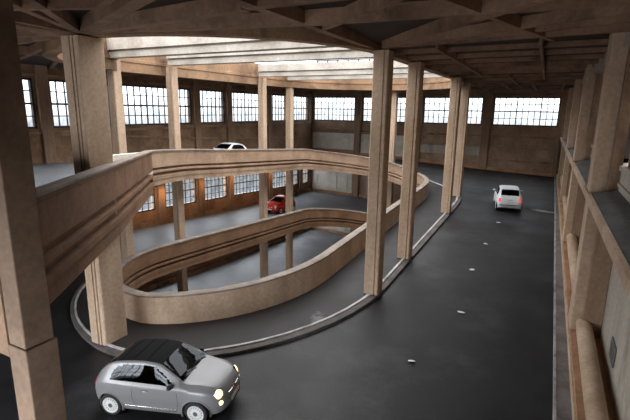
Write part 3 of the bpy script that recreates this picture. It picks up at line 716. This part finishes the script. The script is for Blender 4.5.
def make_car(kind, paint, lit, tail_lit, soft_top):
    root = empty(kind)
    full = []
    for s in SECS: full.append([(x, y, z) for x, y, z in s] + [(x, -y, z) for x, y, z in s[-2:0:-1]])
    n, m = len(full), len(full[0])
    cls = {'body': [], 'side_window': [], 'windscreen': [], 'rear_window': [], 'soft_top': [], 'roof': []}
    for i in range(n - 1):
        for j in range(m):
            q = [full[i][j], full[i + 1][j], full[i + 1][(j + 1) % m], full[i][(j + 1) % m]]
            cx, cy, cz = (sum(v[k] for v in q) / 4 for k in range(3)); ay = abs(cy)
            # wheel openings
            if ay > .50 and any((cx - ax) ** 2 + (cz - WR_) ** 2 < .345 ** 2 for ax in (AXF, AXR)): continue
            zt = interp(TOPZ, cx); be = interp(BELT, cx); wr = interp(ROOFW, cx)
            k = 'body'
            upper = cz > be + .03
            if upper and ay > wr * .985 and inpoly(cx, cz, SIDE) : k = 'side_window'
            elif .19 < cx < .76 and ay < wr * .97 and cz > be + (zt - be) * .5: k = 'windscreen'
            elif -1.57 < cx < -1.16 and ay < wr * .95 and cz > be + (zt - be) * .4: k = 'rear_window'
            elif soft_top and -1.60 < cx < .19 and ay < wr * .98 and cz > be + (zt - be) * .5: k = 'soft_top'
            cls[k].append(q)
    def mesh(faces):
        vi, v, f = {}, [], []
        for q in faces:
            ids = []
            for p in q:
                key = (round(p[0], 5), round(p[1], 5), round(p[2], 5))
                if key not in vi: vi[key] = len(v); v.append(p)
                if vi[key] not in ids: ids.append(vi[key])
            if len(ids) > 2: f.append(tuple(ids))
        mb = MB(); mb.v = v; mb.f = f; return mb
    body = mesh(cls['body'])
    body.add(full[0], [tuple(range(m))]); body.add(full[-1], [tuple(range(m))])
    obj('body', body, paint, root, smooth=60)
    for k in ('windscreen', 'rear_window'): obj(k, mesh(cls[k]), M['car_glass'], root, smooth=60)
    for sgn in (1, -1): obj('side_window', mesh([q for q in cls['side_window'] if q[0][1] * sgn > 0]), M['side_glass'], root, smooth=60)
    if soft_top: 
        o = obj('soft_top', mesh(cls['soft_top']), M['fabric'], root, smooth=60); o['label'] = 'black fabric soft top'
        rb = MB()
        for xx in (-.95, -.60, -.22): rb.tube([(xx, y, zsurf(xx, abs(y)) + .004) for y in [-.5 + i * .1 for i in range(11)]], .012, 6)
        obj('fabric_fold', rb, M['fabric'], o)
    # cabin tub, dashboard, seats
    tub = MB().box(-1.45, .95, -.66, .66, .24, .30); tub.box(-1.5, -1.38, -.6, .6, .25, .95); tub.box(.55, .95, -.62, .62, .30, .93); tub.box(-1.4, .8, -.74, -.70, .25, .86); tub.box(-1.4, .8, .70, .74, .25, .86)
    obj('cabin', tub, M['dark'], root)
    for (sx_, sy_) in ((-.25, .34), (-.25, -.34)):
        st_ = MB()
        st_.grid([[(sx_ + dx, sy_ + dy, z) for dx, dy in ((.26, -.23), (.26, .23), (-.24, .23), (-.24, -.23))] for z in (.40, .52)], close_v=True, caps=True)
        s1 = obj('seat', st_, M['seat'], root, bevel=.04)
        bk = MB().hexa([(sx_ - .32, sy_ - .22, .50), (sx_ - .18, sy_ - .22, .50), (sx_ - .18, sy_ + .22, .50), (sx_ - .32, sy_ + .22, .50), (sx_ - .50, sy_ - .19, 1.06), (sx_ - .40, sy_ - .19, 1.06), (sx_ - .40, sy_ + .19, 1.06), (sx_ - .50, sy_ + .19, 1.06)])
        obj('seat_back', bk, M['seat'], s1, bevel=.03)
        hd = MB().box(sx_ - .54, sx_ - .45, sy_ - .12, sy_ + .12, 1.09, 1.25); obj('headrest', hd, M['seat'], s1, bevel=.03)
    rs = MB().box(-1.36, -.95, -.55, .55, .40, .55); rs.box(-1.42, -1.28, -.55, .55, .5, .95); obj('rear_seat', rs, M['seat'], root, bevel=.03)
    tr = []
    for k in range(20):
        a = k * 2 * PI / 20
        tr.append([(.40 + .09 * math.cos(a) * 1.0 + b[1] * .2, .34 + (.17 + b[0]) * math.sin(a) * 1.0, .90 + (.155 + b[0]) * math.cos(a)) for b in ((.018, 0), (0, .09), (-.018, 0), (0, -.09))])
    obj('steering_wheel', MB().grid(tr, close_u=True, close_v=True), M['dark'], root, smooth=50)
    # wheels
    for ax in (AXF, AXR):
        for s in (1, -1):
            w_ = empty('wheel', (ax, s * .70, WR_)); w_.parent = root
            obj('tyre', MB().lathe([(.20, -.085), (.262, -.088), (.287, -.07), (WR_, -.035), (WR_, .035), (.287, .07), (.262, .088), (.20, .085)], 'Y', seg=36), M['tire'], w_, smooth=35)
            R_ = MB(); sd = s
            R_.lathe([(.212, sd * .075), (.212, sd * .092), (.180, sd * .085), (.176, sd * .06)], 'Y', seg=36)
            for k in range(16):     # radial webs between the round slots
                a = k * 2 * PI / 16; h0, h1 = .20, .10
                q = [(r_ * math.cos(a + da), sd * d_, r_ * math.sin(a + da)) for r_, da, d_ in ((.182, -h1, .082), (.182, h1, .082), (.105, h0, .088), (.105, -h0, .088))]
                R_.add(q + [(x_, y_ - sd * .02, z_) for x_, y_, z_ in q], [(0, 1, 2, 3), (7, 6, 5, 4), (0, 4, 5, 1), (1, 5, 6, 2), (2, 6, 7, 3), (3, 7, 4, 0)])
            R_.lathe([(.108, sd * .06), (.108, sd * .088), (.06, sd * .098)], 'Y', seg=24)
            rm = obj('rim', R_, M['rim'], w_, smooth=40)
            obj('brake_disc', MB().lathe([(.205, sd * .05), (0.0, sd * .05)], 'Y', seg=24), M['dark'], w_)
            obj('hub_cap', MB().lathe([(.06, sd * .085), (.055, sd * .103), (0.0, sd * .108)], 'Y', seg=20), M['plate'], w_, smooth=40)
            # dark wheel housing and body coloured arch lip
            hs = MB().lathe([(.36, -s * .30), (.36, s * .02)], 'Y', center=(ax, s * .72, WR_), seg=28); hs.lathe([(.36, -s * .30), (0, -s * .30)], 'Y', center=(ax, s * .72, WR_), seg=28)
            obj('wheel_housing', hs, M['dark'], root)
            lip = []
            for k in range(25):
                a = math.radians(-16 + k * 212 / 24); rows = []
                for dr, dy in ((0, .0), (.004, .014), (.03, .012), (.045, -.012), (.0, -.05)):
                    x_, z_ = ax + (.338 + dr) * math.cos(a), WR_ + (.338 + dr) * math.sin(a)
                    yy = max(.64, ysurf(max(-1.76, min(1.74, ax + .36 * math.cos(a))), max(.34, min(WR_ + .36 * math.sin(a), .8))))
                    rows.append((x_, s * (yy + dy), max(z_, .19)))
                lip.append(rows)
            obj('wheel_arch', MB().grid(lip, close_v=True), paint, root, smooth=50)
    # lamps
    for s in (1, -1):
        def at_front(y, z):     # x of the surface at the nose for a given (y, z)
            x = 1.76
            while x > .8 and (ysurf(x, z) < abs(y)): x -= .01
            return x
        y_, z_ = s * .545, .715; x_ = at_front(y_, z_)
        def lamp(name, y_, z_, r, mat, ring=True, out=.035):
            x_ = at_front(y_, z_); ang = s * .55
            e_ = empty(name, (x_ - .01, y_, z_), ang); e_.rotation_euler = (0, -.35 if z_ > .6 else -.1, ang); e_.parent = root
            prof = [(r * math.cos(t), out * math.sin(t) + .01) for t in [k * PI / 2 / 6 for k in range(7)]]
            obj('lens', MB().lathe([(r, -.05)] + prof, 'X', seg=24), mat, e_, smooth=50)
            if ring: obj('bezel', MB().lathe([(r, -.05), (r, .012), (r + .006, .022), (r + .018, .012), (r + .02, -.05)], 'X', seg=24), M['chrome'], e_, smooth=40)
        lamp('headlamp', s * .55, .72, .105, M['lamp_on'] if lit else M['lamp_off'])
        lamp('running_lamp', s * .57, .515, .058, M['lamp_on'] if lit else M['lamp_off'], True, .02)
        # tail lamps: tall rounded units at the rear corners
        tl = []
        for k in range(11):
            t = -1 + 2 * k / 10; zz = .79 + t * .125; hw = .075 * math.sqrt(max(0, 1 - abs(t) ** 3)) + .004
            row = []
            for dy, o_ in ((-1, 0), (-.6, .016), (0, .022), (.6, .016), (1, 0)):
                yy = .60 + dy * hw; x_ = -1.79
                while x_ < -1.2 and ysurf(x_, zz) < yy: x_ += .006
                row.append((x_ - o_, s * yy, zz))
            tl.append(row + [(row[-1][0] + .05, row[-1][1], zz), (row[0][0] + .05, row[0][1], zz)])
        obj('tail_lamp', MB().grid(tl, close_v=True, caps=True), M['tail_on'] if tail_lit else M['tail'], root, smooth=50)
        # mirror, handle, side strip, door seam
        mr_ = empty('wing_mirror', (.52, s * .80, .985)); mr_.parent = root
        sh = []
        for k in range(9):
            t = -1 + 2 * k / 8; r = math.sqrt(max(.02, 1 - t * t))
            sh.append([(.055 * r * math.cos(a) - .02 * t * t, s * (.07 + t * .095), .03 + .068 * r * math.sin(a)) for a in [i * 2 * PI / 12 for i in range(12)]])
        obj('mirror_shell', MB().grid(sh, close_v=True, caps=True), M['dark'] if soft_top else paint, mr_, smooth=50)
        obj('mirror_arm', MB().box(-.03, .03, min(-s * .06, s * .03), max(-s * .06, s * .03), -.05, .0), M['dark'], mr_)
        hy = ysurf(-.22, .80)
        obj('door_handle', MB().tube([(-.30, s * (hy - .005), .80), (-.27, s * (hy + .025), .805), (-.17, s * (hy + .025), .805), (-.14, s * (hy - .005), .80)], .012, 8), M['chrome'], root, smooth=50)
        path = [(x_, s * (ysurf(x_, .36) + .004), .36) for x_ in [-.80 + i * .1 for i in range(15)]]
        obj('side_strip', MB().tube(path, .013, 8), M['chrome'], root, smooth=50)
        seam = [(x_, s * (ysurf(x_, z_) - .001), z_) for x_, z_ in ([(.60, .90), (.63, .78), (.64, .62), (.62, .45), (.55, .30)] + [(.2, .275), (-.2, .275)] + [(-.42, .30), (-.55, .45), (-.58, .62), (-.56, .80), (-.52, .92)])]
        obj('door_seam', MB().tube(seam, .006, 5), M['dark'], root)
    # nose and tail details
    gz = [(.62, .16), (.60, .28)]
    mo_ = []
    for s in (1, -1):
        mo_ += [[(at_front(s * y_, .60) + .012, s * y_, .60 + .01) for y_ in (.09, .18, .30)]]
    for p_ in mo_: obj('grille_bar', MB().tube(p_, .012, 8), M['chrome'], root, smooth=50)
    xf = at_front(0, .62)
    bd = empty('nose_badge', (xf + .006, 0, .62)); bd.rotation_euler = (0, -.5, 0); bd.parent = root
    obj('badge_disc', MB().lathe([(.055, 0), (.05, .012), (0, .016)], 'X', seg=20), M['badge'], bd, smooth=40)
    obj('badge_ring', MB().lathe([(.05, .0), (.052, .018), (.062, .014), (.064, 0)], 'X', seg=20), M['chrome'], bd, smooth=40)
    obj('front_plate', MB().box(1.765, 1.785, -.24, .24, .36, .46), M['plate_white'], root)
    obj('lower_grille', MB().box(1.70, 1.762, -.34, .34, .26, .345), M['dark'], root, bevel=.02)
    obj('rear_plate', MB().box(-1.812, -1.79, -.25, .25, .62, .73), M['plate_white'], root, bevel=.006)
    obj('rear_bumper_strip', MB().tube([(-1.74, -.60, .47), (-1.79, -.46, .47), (-1.815, -.2, .47), (-1.815, .2, .47), (-1.79, .46, .47), (-1.74, .60, .47)], .026, 8), M['dark'] , root, smooth=50)
    obj('tailgate_bar', MB().tube([(-1.775, -.16, .80), (-1.79, 0, .80), (-1.775, .16, .80)], .014, 8), M['chrome'], root, smooth=50)
    rw = MB().tube([(-1.66, 0, 1.00), (-1.60, .08, 1.065), (-1.50, .22, 1.165)], .01, 6); obj('wiper', rw, M['dark'], root)
    for y0_ in (-.42, .12):
        pth = [(.80, y0_ + .40, zsurf(.80, abs(y0_ + .4)) + .012)] + [(.80 - .03 - .08 * t, y0_ + .40 - .42 * t, zsurf(.77 - .08 * t, abs(y0_ + .40 - .42 * t)) + .012) for t in (.33, .66, 1)]
        obj('windscreen_wiper', MB().tube(pth, .009, 6), M['dark'], root)
    return root
def place_car(root, x, y, heading, zf):
    """stand the car on the sloping road: heading = direction of the nose in plan"""
    c, s = math.cos(heading), math.sin(heading)
    P = lambda a, b: Vector((x + a * c - b * s, y + a * s + b * c, zf(x + a * c - b * s, y + a * s + b * c)))
    fl, fr_, rl, rr_ = P(AXF, .7), P(AXF, -.7), P(AXR, .7), P(AXR, -.7)
    ux = ((fl + fr_) - (rl + rr_)).normalized(); uy = ((fl + rl) - (fr_ + rr_)); uz = ux.cross(uy).normalized(); uy = uz.cross(ux)
    q = (fl + fr_ + rl + rr_) / 4 - ux * ((AXF + AXR) / 2)
    root.matrix_world = Matrix(((ux.x, uy.x, uz.x, q.x), (ux.y, uy.y, uz.y, q.y), (ux.z, uy.z, uz.z, q.z + .004), (0, 0, 0, 1)))
car1 = make_car('car', M['silver'], True, False, True)
tag(car1, 'small silver car with black soft top and glowing headlamps on the near road', 'car')
place_car(car1, *CAR1, zroad)
car2 = make_car('car', M['white'], False, True, False)
tag(car2, 'small white hatchback driving away, seen from behind with red tail lamps', 'car')
place_car(car2, *CAR2, zroad)
car3 = make_car('car', M['red'], False, False, False)
tag(car3, 'small red hatchback on the lower back road between two columns', 'car')
place_car(car3, *CAR3, lambda x, y: zroad(x, y, -1))
car4 = copy_tree(car2)
tag(car4, 'small white hatchback mostly hidden behind the upper curving parapet', 'car')
place_car(car4, *CAR4, zroad)
#@@<<CARS
# ------------------------------------------------------------------ litter
lit = [((501, 222), 'white paper scrap on the road just behind the white car')]
def scrap(x, y, r, seed, label):
    rnd = random.Random(seed); z = zroad(x, y)
    pts = [(r * rnd.uniform(.6, 1.2) * math.cos(a), r * rnd.uniform(.4, .8) * math.sin(a), .012 + rnd.uniform(0, .05)) for a in [i * 2 * PI / 7 for i in range(7)]]
    mb = MB().add(pts + [(0, 0, .06)] + [(px, py, pz - .012) for px, py, pz in pts] + [(0, 0, .045)], [(i, (i + 1) % 7, 7) for i in range(7)] + [(8 + (i + 1) % 7, 8 + i, 15) for i in range(7)] + [(i, 8 + i, 8 + (i + 1) % 7, (i + 1) % 7) for i in range(7)])
    o = obj('paper_scrap', mb, M['paper']); o.location = (x, y, z)
    tag(o, label, 'litter', 'paper scraps on the asphalt')
for k, (x, y, r_, lb) in enumerate([(-2.16, 28.4, .16, 'white paper scrap closest behind the white car'), (-2.33, 23.9, .15, 'white paper scrap in mid road, second from the white car'), (-2.4, 19.9, .13, 'white paper scrap in the middle of the road, level with the second column'),
                     (-2.1, 15.6, .13, 'white paper scrap on the dark road, closest to the kerb side at the centre'), (-2.85, 11.9, .13, 'white paper scrap nearest the viewer on the empty dark road')]):
    scrap(x, y, r_, k + 3, lb)

pd = []
for k in range(14):
    a = k * 2 * PI / 14; rr_ = (1 + .28 * math.sin(3 * a + 1)) 
    pd.append((.05 + .85 * rr_ * math.cos(a), 32.8 - .25 * math.cos(a) + .3 * rr_ * math.sin(a)))
pd = [(x, y, zroad(x, y)) for x, y in pd]
po = obj('pale_smear', MB().add([(x, y, z + .008) for x, y, z in pd] + [(x, y, z + .001) for x, y, z in pd], [tuple(range(14)), tuple(range(27, 13, -1))] + [(i, (i + 1) % 14, 14 + (i + 1) % 14, 14 + i) for i in range(14)]), M['kerb'])  # flat irregular pale patch laid on the road
tag(po, 'pale smear on the asphalt to the right of the white car', 'stain')
rl = empty('roof_railing', (XC, 44, 3.1)); tag(rl, 'dark railing on the roof glimpsed in the gap between the pale beams', 'railing')
for k in range(19): obj('post', MB().box(-10 + k * 1.15 - .07, -10 + k * 1.15 + .07, -.06, .06, 0, 1.9), M['frame'], rl)
for z_ in (1.0, 1.85): obj('rail', MB().box(-10.2, 11.2, -.05, .05, z_ - .05, z_ + .05), M['frame'], rl)
# ------------------------------------------------------------------ light
w = bpy.data.worlds.new('overcast_sky'); SC.world = w; w.use_nodes = True
nt = w.node_tree
for n_ in list(nt.nodes): nt.nodes.remove(n_)
out = nt.nodes.new('ShaderNodeOutputWorld'); bg = nt.nodes.new('ShaderNodeBackground')
tc = nt.nodes.new('ShaderNodeTexCoord'); sx = nt.nodes.new('ShaderNodeSeparateXYZ'); cr = nt.nodes.new('ShaderNodeValToRGB')
nt.links.new(tc.outputs['Generated'], sx.inputs[0]); 
mrn = nt.nodes.new('ShaderNodeMapRange'); mrn.inputs[1].default_value = -1; mrn.inputs[2].default_value = 1
nt.links.new(sx.outputs[2], mrn.inputs[0]); nt.links.new(mrn.outputs[0], cr.inputs[0])
e = cr.color_ramp.elements
e[0].position = 0.475; e[0].color = (0.07, 0.075, 0.08, 1)
e[1].position = 0.515; e[1].color = (0.44, 0.46, 0.48, 1)
for p_, c_ in ((0.66, (0.60, 0.62, 0.64, 1)), (0.95, (1.0, 1.0, 1.0, 1))):
    q_ = cr.color_ramp.elements.new(p_); q_.color = c_
nt.links.new(cr.outputs[0], bg.inputs[0]); nt.links.new(bg.outputs[0], out.inputs[0])
bg.inputs[1].default_value = 7.0

def area(name, loc, rot, sx_, sy_, power, color=(1, 1, 1), portal=False):
    L = bpy.data.lights.new(name, 'AREA'); L.shape = 'RECTANGLE'; L.size = sx_; L.size_y = sy_; L.energy = power; L.color = color
    if portal: L.cycles.is_portal = True
    o = bpy.data.objects.new(name, L); o.location = loc; o.rotation_euler = rot; COL.objects.link(o); return o
# daylight entering the windows behind the viewpoint
area('window_daylight', (-9.5, YN - .55, -4.9), (math.radians(90), 0, 0), 15, 2.6, 3000, (0.95, 0.97, 1.0)).rotation_euler = (math.radians(-52), 0, math.radians(180))
for z_, p_ in ((-7.0, 2200), (-12.0, 2200)):
    area('window_daylight', (XL - .7, 35.2, z_), (0, math.radians(-90), 0), 3.2, 27, p_, (0.93, 0.96, 1.0))
wl_ = area('warm_fill_glow', (XL + 1.0, 31, -5.9), (0, math.radians(48), 0), .4, 20, 170, (1.0, 0.55, 0.24))  # warm light added for the glow on the wall, without a fixture
wl_.data.spread = math.radians(110)
# importance portals for the sky (they give no light of their own)
area('sky_portal', (XC, 24.5, 3.1), (0, 0, 0), 13.2, 28, 1, portal=True)
area('sky_portal', (XL - .6, 31, 0.1), (0, math.radians(-90), 0), 2.8, 37, 1, portal=True)
area('sky_portal', (XL - .6, 35, -12.2), (0, math.radians(-90), 0), 4.2, 28, 1, portal=True)
area('sky_portal', (XL - .6, 35, -7.2), (0, math.radians(-90), 0), 4.2, 28, 1, portal=True)
area('sky_portal', (XC, YE + .6, 0.1), (math.radians(-90), 0, 0), 27, 2.8, 1, portal=True)

# ------------------------------------------------------------------ camera
f = 450.0
D = Vector((-.0151, 1, 100.6 / f)).normalized()
Yc = Vector((238, -97, f)); Yc = (Yc - D * Yc.dot(D)).normalized()
Zc = -D; Xc = Yc.cross(Zc)
R = Matrix((Xc, Yc, Zc))                       # camera axes -> place axes
right, up, back = R @ Vector((1, 0, 0)), R @ Vector((0, -1, 0)), R @ Vector((0, 0, -1))
cam = bpy.data.cameras.new('camera'); cam.sensor_width = 36; cam.lens = f / 630 * 36; cam.clip_start = .05; cam.clip_end = 500
co = bpy.data.objects.new('camera', cam); COL.objects.link(co)
co.matrix_world = Matrix(((right.x, up.x, back.x, 0), (right.y, up.y, back.y, 0), (right.z, up.z, back.z, 0), (0, 0, 0, 1)))
SC.camera = co
vs = SC.view_settings
vs.view_transform = 'Standard'; vs.look = 'None'; vs.gamma = 1; vs.use_curve_mapping = False; vs.exposure = -0.08
SC.cycles.use_denoising = True
SC.cycles.max_bounces = 10; SC.cycles.diffuse_bounces = 6; SC.cycles.transparent_max_bounces = 12
